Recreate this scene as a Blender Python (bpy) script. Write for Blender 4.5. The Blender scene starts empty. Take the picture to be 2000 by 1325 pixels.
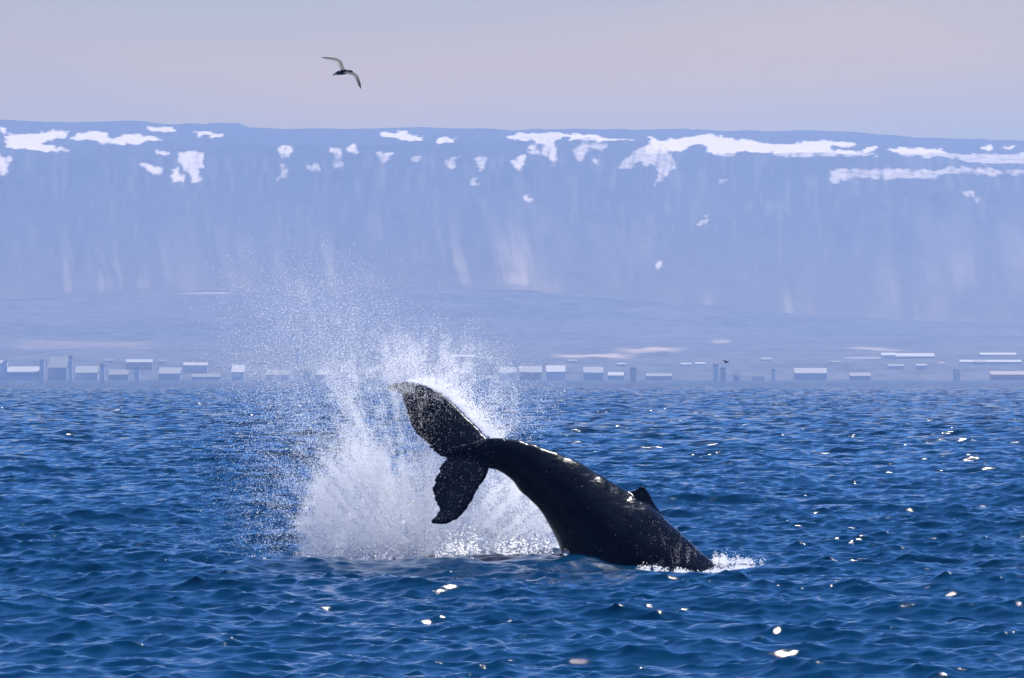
import bpy, bmesh, math, random
import numpy as np
from mathutils import Vector, noise as mnoise
from mathutils.kdtree import KDTree

rng = np.random.default_rng(7)
random.seed(7)
R = math.radians
sc = bpy.context.scene
C = sc.collection

# ------------------------------------------------------------------ camera
CAM_H = 3.8
F = 9514.0            # focal length in photo pixels (2000 px wide)
HZ = 738.0            # photo row of the true horizon
cam_d = bpy.data.cameras.new('camera')
cam_d.sensor_width = 36.0
cam_d.lens = 36.0 * F / 2000.0
cam_d.clip_start = 0.5
cam_d.clip_end = 90000.0
cam = bpy.data.objects.new('camera', cam_d)
C.objects.link(cam)
cam.location = (0, 0, CAM_H)
cam.rotation_euler = (R(90) + math.atan((HZ - 662.5) / F), 0, 0)
sc.camera = cam

# ------------------------------------------------------------------ light
SUN_EL, SUN_AZ = R(60.5), R(26)       # azimuth clockwise from the view direction (+Y)
EXPOSURE = 0.56
HAZE_DENSITY = 8.0e-5
HAZE_COLOR = (0.44, 0.605, 0.93)
SKY_STRENGTH = 0.088

world = bpy.data.worlds.new('World')
sc.world = world
world.use_nodes = True
wn = world.node_tree
wn.nodes.clear()
def N(nt, kind, **kw):
    n = nt.nodes.new(kind)
    for k, v in kw.items():
        setattr(n, k, v)
    return n
def L(nt, a, b):
    nt.links.new(a, b)
wo = N(wn, 'ShaderNodeOutputWorld')
bg = N(wn, 'ShaderNodeBackground'); bg.inputs['Strength'].default_value = SKY_STRENGTH
sky = N(wn, 'ShaderNodeTexSky', sky_type='NISHITA')
sky.sun_disc = False
sky.sun_elevation = SUN_EL
sky.sun_rotation = SUN_AZ
sky.altitude = 0; sky.air_density = 1.0; sky.dust_density = 0.1; sky.ozone_density = 2.5
# thin warm cloud bank low over the land, breaking up into blue sky above it
tc = N(wn, 'ShaderNodeTexCoord')
sep = N(wn, 'ShaderNodeSeparateXYZ'); L(wn, tc.outputs['Generated'], sep.inputs[0])
mp = N(wn, 'ShaderNodeMapping'); mp.inputs['Scale'].default_value = (4, 4, 22)
L(wn, tc.outputs['Generated'], mp.inputs[0])
cn = N(wn, 'ShaderNodeTexNoise'); cn.inputs['Scale'].default_value = 1.0
cn.inputs['Detail'].default_value = 3.5; cn.inputs['Roughness'].default_value = 0.45
L(wn, mp.outputs[0], cn.inputs['Vector'])
band = N(wn, 'ShaderNodeMapRange'); band.interpolation_type = 'SMOOTHSTEP'
band.inputs['From Min'].default_value = 0.14; band.inputs['From Max'].default_value = 0.065
band.inputs['To Min'].default_value = 0.0; band.inputs['To Max'].default_value = 1.0
L(wn, sep.outputs['Z'], band.inputs['Value'])
cr = N(wn, 'ShaderNodeMapRange'); cr.inputs['From Min'].default_value = 0.36; cr.inputs['From Max'].default_value = 0.62
cr.inputs['To Min'].default_value = 0.0; cr.inputs['To Max'].default_value = 1.0
L(wn, cn.outputs['Fac'], cr.inputs['Value'])
ctone = N(wn, 'ShaderNodeMixRGB'); ctone.inputs['Color1'].default_value = (4.1, 3.7, 1.9, 1); ctone.inputs['Color2'].default_value = (6.6, 4.2, 0.9, 1)
L(wn, cr.outputs[0], ctone.inputs['Fac'])
mixc = N(wn, 'ShaderNodeMixRGB'); L(wn, ctone.outputs[0], mixc.inputs['Color2'])
blue = N(wn, 'ShaderNodeMixRGB', blend_type='MULTIPLY'); blue.inputs['Fac'].default_value = 1.0
blue.inputs['Color2'].default_value = (0.15, 0.50, 1.08, 1)
L(wn, sky.outputs[0], blue.inputs['Color1'])
L(wn, band.outputs[0], mixc.inputs['Fac']); L(wn, blue.outputs[0], mixc.inputs['Color1'])
L(wn, mixc.outputs[0], bg.inputs['Color']); L(wn, bg.outputs[0], wo.inputs['Surface'])

sun_d = bpy.data.lights.new('sun', 'SUN')
sun_d.energy = 5.0
sun_d.angle = R(0.53)
sun_d.color = (1.0, 0.95, 0.88)
sun = bpy.data.objects.new('sun', sun_d)
C.objects.link(sun)
sun_dir = Vector((math.sin(SUN_AZ) * math.cos(SUN_EL), math.cos(SUN_AZ) * math.cos(SUN_EL), math.sin(SUN_EL)))
sun.rotation_euler = sun_dir.to_track_quat('Z', 'Y').to_euler()
sun.location = (60, 60, 80)

vs = sc.view_settings
sc.display_settings.display_device = 'sRGB'
vs.view_transform = 'Standard'; vs.look = 'None'; vs.exposure = EXPOSURE; vs.gamma = 1.0
vs.use_curve_mapping = False
cy = sc.cycles
cy.max_bounces = 16; cy.diffuse_bounces = 12; cy.glossy_bounces = 3; cy.transmission_bounces = 6
cy.volume_bounces = 1; cy.transparent_max_bounces = 24
cy.use_denoising = True
cy.sample_clamp_indirect = 6.0
cy.sample_clamp_direct = 200.0

# ------------------------------------------------------------------ helpers
def tag(o, label=None, cat=None, group=None, kind=None):
    if label: o['label'] = label
    if cat: o['category'] = cat
    if group: o['group'] = group
    if kind: o['kind'] = kind
    return o

def at(px, py, d):
    """point at distance d (along +Y) whose bearing is photo pixel (px, py)"""
    return np.array([(px - 1000.0) * d / F, d, CAM_H + (HZ - py) * d / F])

def mesh_obj(name, verts, faces, mat=None, parent=None, smooth=True):
    me = bpy.data.meshes.new(name)
    me.from_pydata([tuple(map(float, v)) for v in verts], [], faces)
    me.update()
    if mat: me.materials.append(mat)
    if smooth: me.polygons.foreach_set('use_smooth', [True] * len(me.polygons))
    o = bpy.data.objects.new(name, me)
    C.objects.link(o)
    if parent: o.parent = parent
    return o

def grid_mesh(name, P, mat, wrap=False):
    """P: (rows, cols, 3) array -> quad grid"""
    r, c = P.shape[:2]
    idx = np.arange(r * c).reshape(r, c)
    if wrap: idx = np.hstack([idx, idx[:, :1]])
    q = np.stack([idx[:-1, :-1], idx[:-1, 1:], idx[1:, 1:], idx[1:, :-1]], -1).reshape(-1, 4)
    me = bpy.data.meshes.new(name)
    me.vertices.add(r * c); me.vertices.foreach_set('co', P.astype(np.float32).ravel())
    me.loops.add(q.size); me.loops.foreach_set('vertex_index', q.ravel().astype(np.int32))
    me.polygons.add(len(q))
    me.polygons.foreach_set('loop_start', np.arange(0, q.size, 4, dtype=np.int32))
    me.update(calc_edges=True)
    me.polygons.foreach_set('use_smooth', np.ones(len(q), bool))
    me.materials.append(mat)
    o = bpy.data.objects.new(name, me)
    C.objects.link(o)
    return o

def empty(name, loc):
    o = bpy.data.objects.new(name, None)
    o.location = tuple(map(float, loc)); o.empty_display_size = 0.2
    C.objects.link(o)
    return o

def new_mat(name):
    m = bpy.data.materials.new(name); m.use_nodes = True
    return m, m.node_tree, m.node_tree.nodes['Principled BSDF']

def simple_mat(name, col, rough=0.6, var=0.12, scale=0.3):
    m, nt, p = new_mat(name)
    g = N(nt, 'ShaderNodeNewGeometry')
    n = N(nt, 'ShaderNodeTexNoise'); n.inputs['Scale'].default_value = scale; n.inputs['Detail'].default_value = 4
    L(nt, g.outputs['Position'], n.inputs['Vector'])
    mr = N(nt, 'ShaderNodeMapRange'); mr.inputs['To Min'].default_value = 1 - var; mr.inputs['To Max'].default_value = 1 + var
    L(nt, n.outputs['Fac'], mr.inputs['Value'])
    mx = N(nt, 'ShaderNodeMixRGB', blend_type='MULTIPLY'); mx.inputs['Fac'].default_value = 1
    mx.inputs['Color1'].default_value = (*col, 1); L(nt, mr.outputs[0], mx.inputs['Color2'])
    L(nt, mx.outputs[0], p.inputs['Base Color']); p.inputs['Roughness'].default_value = rough
    return m

def vnoise(x, y, seed=0):
    """smooth 2-D value noise in numpy, 0..1"""
    xi = np.floor(x).astype(np.int64); yi = np.floor(y).astype(np.int64)
    fx = x - xi; fy = y - yi
    fx = fx * fx * (3 - 2 * fx); fy = fy * fy * (3 - 2 * fy)
    def h(a, b):
        n = (a * 374761393 + b * 668265263 + seed * 1442695041) & 0x7fffffff
        n = ((n ^ (n >> 13)) * 1274126177) & 0x7fffffff
        return ((n ^ (n >> 16)) & 0xffff) / 65535.0
    return ((h(xi, yi) * (1 - fx) + h(xi + 1, yi) * fx) * (1 - fy)
            + (h(xi, yi + 1) * (1 - fx) + h(xi + 1, yi + 1) * fx) * fy)

def fbm(x, y, oct=4, seed=0):
    s = 0; a = 0.5; t = 0
    for i in range(oct):
        s = s + a * vnoise(x * 2 ** i, y * 2 ** i, seed + i * 17); t += a; a *= 0.5
    return s / t

# ------------------------------------------------------------------ the sea
NW = 110
lam = np.exp(np.linspace(math.log(0.24), math.log(13.0), NW)) * rng.uniform(0.95, 1.05, NW)
wk = 2 * np.pi / lam
spread = np.interp(np.log(lam), [math.log(0.24), math.log(13)], [0.95, 0.45])
wind = R(-112)                        # waves run towards the camera and a little left
wth = wind + rng.normal(0, 1, NW) * spread
slope_rms = np.interp(np.log(lam), np.log([0.24, 0.5, 1.0, 2.0, 5.0, 9.0, 13.0]), [0.058, 0.060, 0.050, 0.034, 0.027, 0.020, 0.010])
slope_rms = slope_rms * 0.86
wa = slope_rms / wk
wph = rng.uniform(0, 2 * np.pi, NW)
wkx = wk * np.cos(wth); wky = wk * np.sin(wth)

def local_swell(X, Y):
    """the water heaped up in front of the splash and drawn down beside the whale"""
    cx = 97.0 + 0.25 * np.sin(X * 1.1)
    e = 1 / (1 + np.exp(-(X + 5.0) * 2.2)) * (1 / (1 + np.exp((X - 1.9) * 2.6)))
    h = 0.25 * e * np.exp(-((Y - cx) / 1.3) ** 2)
    h = h + 0.06 * np.exp(-((X - 0.9) / 0.9) ** 2 - ((Y - 97.2) / 1.0) ** 2)
    h = h - 0.17 * np.exp(-((X - 3.6) / 1.3) ** 2 - ((Y - 97.6) / 1.8) ** 2)
    return h

def waves(X, Y, spacing):
    Z = np.zeros_like(X); DX = np.zeros_like(X); DY = np.zeros_like(X)
    # gusts: patches of rougher and smoother water
    g = 0.5 + 1.0 * fbm(X / 14.0 + 50, Y / 40.0 + 50, 3, 5).astype(X.dtype)
    for i in range(NW):
        w = np.clip(lam[i] / (1.7 * spacing) - 1.0, 0, 1)
        if w.max() <= 0: continue
        ph = X * np.float32(wkx[i]) + Y * np.float32(wky[i]) + np.float32(wph[i])
        a = wa[i] * w
        if lam[i] < 3: a = a * g
        a = a.astype(X.dtype)
        s = np.sin(ph); c = np.cos(ph)
        Z += a * c
        q = 1.0
        DX -= a * s * q * math.cos(wth[i]); DY -= a * s * q * math.sin(wth[i])
    calm = 1 - .55 * np.exp(-((X - 3.6) / 1.8) ** 2 - ((Y - 96.8) / 2.6) ** 2) - .35 * np.exp(-((X + 1.5) / 3.5) ** 2 - ((Y - 97.0) / 1.6) ** 2)
    calm = calm.astype(X.dtype)
    Z *= calm; DX *= calm; DY *= calm
    Z += local_swell(X, Y).astype(X.dtype)
    return X + DX, Y + DY, Z

def sea_height(x, y):
    X = np.atleast_1d(np.asarray(x, dtype=np.float64)); Y = np.atleast_1d(np.asarray(y, dtype=np.float64))
    return waves(X, Y, np.full_like(X, 0.12))[2]

rows = [0.6]
while rows[-1] < 16500:
    d = rows[-1]
    if d < 56: s = max(0.2, (58 - d) * 0.05)
    elif d < 108: s = 0.068
    elif d < 130: s = 0.068 + (d - 108) / 22 * 0.037
    elif d < 420: s = 0.105 + (d - 130) / 290 * 0.36
    elif d < 1500: s = 0.465 + (d - 420) / 1080 * 1.0
    else: s = 1.5 * (d / 1500) ** 3.2
    rows.append(d + s)
rows = np.array(rows)
dense = np.linspace(-R(6.9), R(6.9), 440)
outer = np.linspace(R(6.9), 2 * np.pi - R(6.9), 46)[1:-1]
th = np.concatenate([dense, outer])
dcol = np.gradient(np.concatenate([th, [th[0] + 2 * np.pi]]))[:-1]
drow = np.gradient(rows)
SP = np.maximum(drow[:, None], (rows[:, None] * dcol[None, :]))
X = (rows[:, None] * np.sin(th)[None, :]).astype(np.float32)
Y = (rows[:, None] * np.cos(th)[None, :]).astype(np.float32)
PX, PY, PZ = waves(X, Y, SP.astype(np.float32))

m_sea, nt, p = new_mat('sea_water')
p.inputs['Base Color'].default_value = (0.0, 0.027, 0.072, 1)
p.inputs['Specular IOR Level'].default_value = 0.24
p.inputs['IOR'].default_value = 1.33
p.inputs['Roughness'].default_value = 0.05
g = N(nt, 'ShaderNodeNewGeometry')
mpn = N(nt, 'ShaderNodeMapping'); mpn.inputs['Rotation'].default_value = (0, 0, R(22)); mpn.inputs['Scale'].default_value = (0.5, 1, 1)
L(nt, g.outputs['Position'], mpn.inputs[0])
n1 = N(nt, 'ShaderNodeTexNoise'); n1.inputs['Scale'].default_value = 5.0; n1.inputs['Detail'].default_value = 5; n1.inputs['Roughness'].default_value = 0.68
L(nt, mpn.outputs[0], n1.inputs['Vector'])
b1 = N(nt, 'ShaderNodeBump'); b1.inputs['Strength'].default_value = 1.0; b1.inputs['Distance'].default_value = 0.017
L(nt, n1.outputs['Fac'], b1.inputs['Height'])
# wavelets too short for the mesh far out: the same slopes, carried by the normal
fs = N(nt, 'ShaderNodeAttribute', attribute_name='lost_slope')
n2 = N(nt, 'ShaderNodeTexNoise'); n2.inputs['Scale'].default_value = 1.1; n2.inputs['Detail'].default_value = 3; n2.inputs['Roughness'].default_value = 0.6
L(nt, mpn.outputs[0], n2.inputs['Vector'])
sv = N(nt, 'ShaderNodeVectorMath', operation='SUBTRACT'); sv.inputs[1].default_value = (.5, .5, .5); L(nt, n2.outputs['Color'], sv.inputs[0])
sx = N(nt, 'ShaderNodeVectorMath', operation='MULTIPLY'); sx.inputs[1].default_value = (11, 11, 0); L(nt, sv.outputs[0], sx.inputs[0])
sm_ = N(nt, 'ShaderNodeVectorMath', operation='SCALE'); L(nt, sx.outputs[0], sm_.inputs[0]); L(nt, fs.outputs['Fac'], sm_.inputs['Scale'])
sa = N(nt, 'ShaderNodeVectorMath', operation='ADD'); L(nt, b1.outputs[0], sa.inputs[0]); L(nt, sm_.outputs[0], sa.inputs[1])
sn = N(nt, 'ShaderNodeVectorMath', operation='NORMALIZE'); L(nt, sa.outputs[0], sn.inputs[0]); L(nt, sn.outputs[0], p.inputs['Normal'])
sea = grid_mesh('sea', np.stack([PX, PY, PZ], -1), m_sea, wrap=True)
lost = np.zeros_like(SP)
for i in range(NW):
    lost += (slope_rms[i] ** 2 / 2) * 1.9 * (1 - np.clip(lam[i] / (1.7 * SP) - 1.0, 0, 1)) * (1 if lam[i] > 0.5 else 0.6)
lost = np.sqrt(lost)
a_ = sea.data.attributes.new('lost_slope', 'FLOAT', 'POINT'); a_.data.foreach_set('value', lost.astype(np.float32).ravel())
tag(sea, 'choppy deep blue sea with small steep wavelets and sparse sun glints', kind='structure')
del X, Y, PX, PY, PZ, SP

# ------------------------------------------------------------------ the far land
U = np.arange(-300, 2310, 3.0)
def prof(pts):
    a = np.array(pts, float)
    return np.interp(U, a[:, 0], a[:, 1])
skyline = prof([(-420, 226), (0, 234), (120, 238), (260, 236), (330, 242), (400, 243), (425, 240), (470, 241), (485, 248), (560, 252), (700, 251), (820, 249),
                (900, 251), (1000, 254), (1120, 251), (1180, 254), (1300, 252), (1400, 256), (1500, 257), (1580, 254), (1660, 257), (1760, 266), (1850, 271),
                (2000, 274), (2430, 280)])
rim = prof([(-420, 300), (0, 300), (120, 304), (300, 292), (480, 284), (700, 285), (950, 278), (1150, 276), (1250, 280), (1330, 306), (1500, 308), (1700, 308), (2000, 332), (2430, 340)])
foot = prof([(-420, 600), (0, 588), (200, 580), (330, 574), (400, 568), (480, 572), (600, 584), (760, 570), (1000, 568), (1200, 578), (1400, 600), (1600, 618), (2000, 634), (2430, 640)])
# rows: (distance, photo row)
keyD = [7490, 7600, 8000, 8300, 8700, 9300, 9900, 10100, 10500, 12600, 13700, 14300]
def key_rows():
    one = np.ones_like(U)
    k = [one * 747.5, one * 743, one * 703, one * 690, one * 676, one * 655, foot + 3, foot, foot + 14, rim, skyline, skyline + 14]
    return np.array(k)
K = key_rows()
segs = [6, 30, 14, 16, 18, 26, 8, 12, 110, 34, 6]
Drows, Yrows = [], []
for i, n in enumerate(segs):
    for j in range(n):
        t = j / n
        if i == 8:        # the mountain's slope: steep crags near the rim, softer scree below
            tt = t; yy = K[i] * (1 - t) + K[i + 1] * t
            dd = keyD[i] + (keyD[i + 1] - keyD[i]) * (1.22 * t - 0.22 * t ** 2.4)
        else:
            yy = K[i] * (1 - t) + K[i + 1] * t
            dd = keyD[i] * (1 - t) + keyD[i + 1] * t
        Drows.append(np.full_like(U, dd)); Yrows.append(yy)
Drows.append(np.full_like(U, keyD[-1])); Yrows.append(K[-1])
D2 = np.array(Drows); Y2 = np.array(Yrows); U2 = np.broadcast_to(U, D2.shape)
XX = (U2 - 1000) * D2 / F
ZZ = CAM_H + (HZ - Y2) * D2 / F
slope_m = np.clip((Y2 - rim[None, :]) / 60, 0, 1) * np.clip((foot[None, :] - Y2) / 40, 0, 1) * (D2 > 10100)
gul = 1 - np.abs(2 * fbm(XX / 150.0 + 9, D2 / 900.0, 4, 3) - 1)
gul2 = fbm(XX / 45.0, D2 / 300.0, 3, 31)
YY = D2 - slope_m * ((gul - 0.6) * 110 + (gul2 - 0.5) * 45 + (fbm(XX / 520.0 + 3, D2 / 1500, 3, 44) - .5) * 420)
ZZ = ZZ + (D2 > 12650) * (fbm(XX / 60, D2 / 60, 3, 8) - 0.5) * 9
ZZ = ZZ + np.clip((D2 - 7600) / 400, 0, 1) * (D2 < 10150) * (fbm(XX / 120, D2 / 200, 3, 12) - 0.5) * 10
land = np.stack([XX, YY, ZZ], -1)

# snow patches, as polygons in photo rows/columns draped over the slope
snow_polys = [
 [(12,264),(60,260),(80,258),(90,255),(132,256),(135,268),(100,274),(82,276),(92,286),(134,291),(134,296),(60,295),(14,288)],
 [(136,268),(160,258),(180,255),(205,259),(212,268),(240,268),(255,263),(295,265),(318,272),(288,274),(276,282),(215,280),(190,277),(150,275)],
 [(282,248),(330,249),(350,259),(300,257)], [(376,256),(400,257),(432,263),(428,268),(385,264)],
 [(272,318),(290,320),(318,330),(316,342),(300,342),(275,326)], [(304,292),(332,296),(330,303),(306,299)],
 [(345,298),(370,296),(398,296),(396,318),(386,340),(382,357),(370,355),(362,336),(352,320)],
 [(334,326),(346,328),(357,345),(355,353),(334,352),(336,342)], [(-30,300),(0,302),(24,310),(14,322),(4,342),(-30,360)], [(0,249),(14,255),(14,262),(0,260)],
 [(744,258),(775,262),(778,255),(798,256),(803,266),(830,267),(828,276),(790,274),(750,268)], [(850,274),(866,267),(888,269),(890,277),(850,282)],
 [(985,265),(1020,260),(1080,261),(1110,264),(1085,274),(1090,300),(1082,325),(1068,312),(1055,296),(1060,284),(1040,272),(1000,273)],
 [(1030,287),(1048,284),(1050,303),(1040,307),(1032,300)], [(1000,318),(1022,302),(1030,306),(1026,322),(1014,335),(1006,330)],
 [(1100,263),(1140,262),(1180,270),(1235,275),(1260,279),(1225,276),(1190,275),(1140,276),(1110,274)],
 [(1120,285),(1150,276),(1158,284),(1142,300),(1138,318),(1124,314)], [(1150,280),(1190,278),(1186,292),(1168,298)], [(1158,312),(1170,310),(1172,326),(1160,326)],
 [(1210,330),(1225,306),(1245,290),(1270,280),(1300,295),(1322,314),(1318,326),(1294,352),(1276,370),(1284,348),(1280,320),(1264,326),(1245,316),(1235,332),(1215,334)],
 [(1264,266),(1284,272),(1300,276),(1340,268),(1370,262),(1395,263),(1440,272),(1460,270),(1500,282),(1540,280),(1610,275),(1676,280),(1672,287),(1618,284),(1620,292),(1660,294),(1700,302),(1710,306),(1660,305),(1600,304),(1520,308),(1515,300),(1450,296),(1436,304),(1430,310),(1405,304),(1380,298),(1372,284),(1355,286),(1338,297),(1300,298),(1276,288)],
 [(1690,287),(1710,284),(1712,296),(1688,298)],
 [(1730,292),(1765,288),(1830,290),(1850,300),(1890,304),(1960,300),(2060,302),(2060,320),(1960,321),(1890,318),(1860,310),(1800,308),(1770,304)],
 [(1624,330),(1700,331),(1830,332),(1860,326),(1930,330),(2000,338),(2060,344),(2060,338),(1960,330),(2000,342),(1900,341),(1850,338),(1820,350),(1740,352),(1660,346),(1622,362),(1618,352)],
 [(546,288),(566,286),(568,308),(550,310)], [(550,322),(562,330),(556,344),(532,348),(542,336)], [(640,288),(668,292),(664,302),(672,320),(662,328),(650,326),(652,306),(642,296)],
 [(672,290),(694,280),(700,296),(684,300)], [(738,298),(768,296),(762,312),(748,318),(738,310)], [(800,308),(822,306),(816,318),(806,316)],
 [(868,310),(896,304),(888,330),(872,326)], [(928,306),(952,306),(948,324),(940,342),(932,326)], [(918,350),(930,348),(932,364),(920,366)],
 [(600,324),(620,318),(622,330),(606,334)], [(1402,348),(1420,350),(1412,362),(1404,358)], [(1352,440),(1372,430),(1384,418),(1378,436),(1360,446)], [(1028,380),(1040,392),(1036,396),(1026,386)],
 [(1876,376),(1894,374),(1896,390),(1878,388)], [(1900,392),(1912,384),(1908,398),(1898,402)], [(1280,512),(1290,514),(1288,526),(1280,526)], [(1918,284),(1938,286),(1936,291),(1918,290)], [(1955,286),(1980,286),(1980,291)]]
def inside(px, py, poly):
    c = np.zeros(px.shape, bool); j = len(poly) - 1
    for i in range(len(poly)):
        xi, yi = poly[i]; xj, yj = poly[j]
        if yi != yj:
            c ^= ((yi > py) != (yj > py)) & (px < (xj - xi) * (py - yi) / (yj - yi) + xi)
        j = i
    return c
wu = U2 + (fbm(U2 / 9, Y2 / 6, 4, 77) - 0.5) * 22
wy = Y2 + (fbm(U2 / 10, Y2 / 5, 4, 99) - 0.5) * 12
snow = np.zeros(U2.shape)
msk = (Y2 < 540) & (D2 > 10300)
for pl in snow_polys:
    a = np.array(pl)
    b = msk & (U2 > a[:, 0].min() - 12) & (U2 < a[:, 0].max() + 12) & (Y2 > a[:, 1].min() - 9) & (Y2 < a[:, 1].max() + 9)
    s = np.zeros(U2.shape, bool)
    s[b] = inside(wu[b], wy[b], pl)
    snow = np.maximum(snow, s)
def blur(a):
    b = a.copy()
    b[1:-1, 1:-1] = (a[1:-1, 1:-1] * 4 + a[:-2, 1:-1] * 2 + a[2:, 1:-1] * 2 + a[1:-1, :-2] * 2 + a[1:-1, 2:] * 2) / 12
    return b
snow = blur(snow)
streak = fbm((U2 + Y2 * .25) / 6.0, Y2 / 34, 4, 123)
snow = np.where(Y2 > rim[None, :] - 8, snow * np.clip(.25 + 1.5 * streak, 0, 1.05), snow)
# patches under the right-hand cliffs are thin old snow, rock showing through
thin = np.where((Y2 > 300) & (U2 > 500) | (Y2 > 325) & (U2 > 1500) | (U2 > 1100) & (U2 < 1262) & (Y2 > 276), 0.62, 1.0)
thin = np.where((U2 > 990) & (U2 < 1095), 0.85, thin)
snow = snow * thin
# pale scree fans running down the middle of the slope
fan = np.clip((Y2 - 400) / 120, 0, 1) * np.clip((foot[None, :] - 4 - Y2) / 12, 0, 1)
stream = fbm((U2 - (Y2 - 400) * 0.16) / 26.0, Y2 / 160, 4, 61)
blobs = np.zeros(U2.shape)
for (cx, w, a) in [(1005, 38, 1.0), (860, 60, 0.8), (800, 30, .5), (640, 60, .5), (560, 50, .35), (250, 80, .75), (180, 50, .65), (110, 60, .5), (90, 20, .3), (1090, 60, .3), (430, 40, .3)]:
    blobs = np.maximum(blobs, a * np.exp(-((U2 - cx - (Y2 - 500) * 0.12) / w) ** 2))
scree = np.clip((stream - 0.42) * 4, 0, 1) * fan * blobs
face_ = (D2 > 10400) & (Y2 < foot[None, :])
talus_and_haze = np.clip((Y2 - 340) / 220, 0, 1) * (.16 + .34 * np.clip((stream - .4) * 3, 0, 1) * np.clip((fbm(U2 / 150.0, Y2 / 120, 3, 14) - .35) * 3.5, 0, 1))  # talus streaks, plus haze painted into the colour, paler towards the foot
crag = .20 * np.clip((fbm(U2 / 9.0, Y2 / 45, 3, 91) - .5) * 4, 0, 1) * np.clip((Y2 - 285) / 30, 0, 1)
scree = np.where(face_, np.maximum(scree, np.maximum(talus_and_haze, crag)), scree)  # the scree mask also carries that painted haze
# low ground: fields and gravel
low = (D2 < 10150)
scree = np.where(low, np.clip((fbm(XX / 300, D2 / 160, 3, 71) - 0.5) * 3, 0, 0.07), scree)
def soft(px0, px1, py0, py1, v):
    global scree
    f = min(50, (px1 - px0) * .3); n_ = fbm(U2 / 40, Y2 / 6, 3, int(px0) % 97)
    yy_ = Y2 + (n_ - .5) * 7
    m = np.clip((U2 - px0) / f, 0, 1) * np.clip((px1 - U2) / f, 0, 1) * np.clip((yy_ - py0) / 3, 0, 1) * np.clip((py1 - yy_) / 3, 0, 1) * low
    scree = np.maximum(scree, m * v * (.6 + .8 * n_))
soft(1068, 1250, 689, 700, 1.0); soft(1190, 1345, 681, 690, 0.9); soft(1640, 1790, 679, 686, .8); soft(0, 330, 666, 682, .28); soft(1385, 1432, 662, 673, .8); soft(330, 480, 569, 574, 1.0)
def land_mat(name, base, pale):
    m, nt, p = new_mat(name)
    a1 = N(nt, 'ShaderNodeAttribute', attribute_name='snow'); a2 = N(nt, 'ShaderNodeAttribute', attribute_name='scree')
    g = N(nt, 'ShaderNodeNewGeometry')
    n = N(nt, 'ShaderNodeTexNoise'); n.inputs['Scale'].default_value = 0.03; n.inputs['Detail'].default_value = 6; n.inputs['Roughness'].default_value = 0.65
    L(nt, g.outputs['Position'], n.inputs['Vector'])
    r = N(nt, 'ShaderNodeMapRange'); r.inputs['From Min'].default_value = .3; r.inputs['From Max'].default_value = .7
    L(nt, n.outputs['Fac'], r.inputs['Value'])
    m0 = N(nt, 'ShaderNodeMixRGB'); m0.inputs['Color1'].default_value = (*[c * .5 for c in base], 1); m0.inputs['Color2'].default_value = (*[c * 1.55 for c in base], 1)
    L(nt, r.outputs[0], m0.inputs['Fac'])
    m1 = N(nt, 'ShaderNodeMixRGB'); m1.inputs['Color2'].default_value = (*pale, 1)
    L(nt, a2.outputs['Fac'], m1.inputs['Fac']); L(nt, m0.outputs[0], m1.inputs['Color1'])
    m2 = N(nt, 'ShaderNodeMixRGB'); m2.inputs['Color2'].default_value = (0.90, 0.74, 0.60, 1)
    ad = N(nt, 'ShaderNodeMath', operation='MULTIPLY_ADD'); ad.inputs[1].default_value = 1.3; ad.inputs[2].default_value = -0.65
    L(nt, n.outputs['Fac'], ad.inputs[0])
    has = N(nt, 'ShaderNodeMath', operation='MULTIPLY'); has.inputs[1].default_value = 4.0; has.use_clamp = True; L(nt, a1.outputs['Fac'], has.inputs[0])
    adm = N(nt, 'ShaderNodeMath', operation='MULTIPLY'); L(nt, ad.outputs[0], adm.inputs[0]); L(nt, has.outputs[0], adm.inputs[1])
    ad2 = N(nt, 'ShaderNodeMath', operation='ADD'); L(nt, a1.outputs['Fac'], ad2.inputs[0]); L(nt, adm.outputs[0], ad2.inputs[1])
    rs = N(nt, 'ShaderNodeMapRange'); rs.inputs['From Min'].default_value = .12; rs.inputs['From Max'].default_value = .95
    L(nt, ad2.outputs[0], rs.inputs['Value'])
    L(nt, rs.outputs[0], m2.inputs['Fac']); L(nt, m1.outputs[0], m2.inputs['Color1'])
    L(nt, m2.outputs[0], p.inputs['Base Color']); p.inputs['Roughness'].default_value = 0.95
    p.inputs['Specular IOR Level'].default_value = 0.1
    return m
m_rock = land_mat('basalt_and_scree', (0.042, 0.047, 0.062), (0.42, 0.33, 0.27))
m_low = land_mat('moorland', (0.088, 0.095, 0.122), (0.44, 0.34, 0.28))
def add_land(name, r0, r1, mat, label):
    o = grid_mesh(name, land[r0:r1], mat)
    for nm, arr in (('snow', snow), ('scree', scree)):
        a = o.data.attributes.new(nm, 'FLOAT', 'POINT')
        a.data.foreach_set('value', arr[r0:r1].astype(np.float32).ravel())
    return tag(o, label, kind='structure')
cs = np.cumsum([0] + segs)
add_land('coast_ground', 0, cs[5] + 1, m_low, 'low coastal land behind the sea rising gently from the shore')
add_land('foothills', cs[5], cs[8] + 1, m_low, 'low hazy hills below the long mountain')
add_land('mountain', cs[8], len(D2), m_rock, 'long flat topped mountain with snow patches along its rim')

def ground_z(px, d):
    """height of the coast at bearing px and distance d"""
    r = np.searchsorted(D2[:, 0], d); r = min(max(r, 1), len(D2) - 1)
    c = int(np.clip(round((px - U[0]) / 3.0), 0, len(U) - 1))
    t = (d - D2[r - 1, 0]) / (D2[r, 0] - D2[r - 1, 0])
    return float(ZZ[r - 1, c] * (1 - t) + ZZ[r, c] * t)

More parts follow.
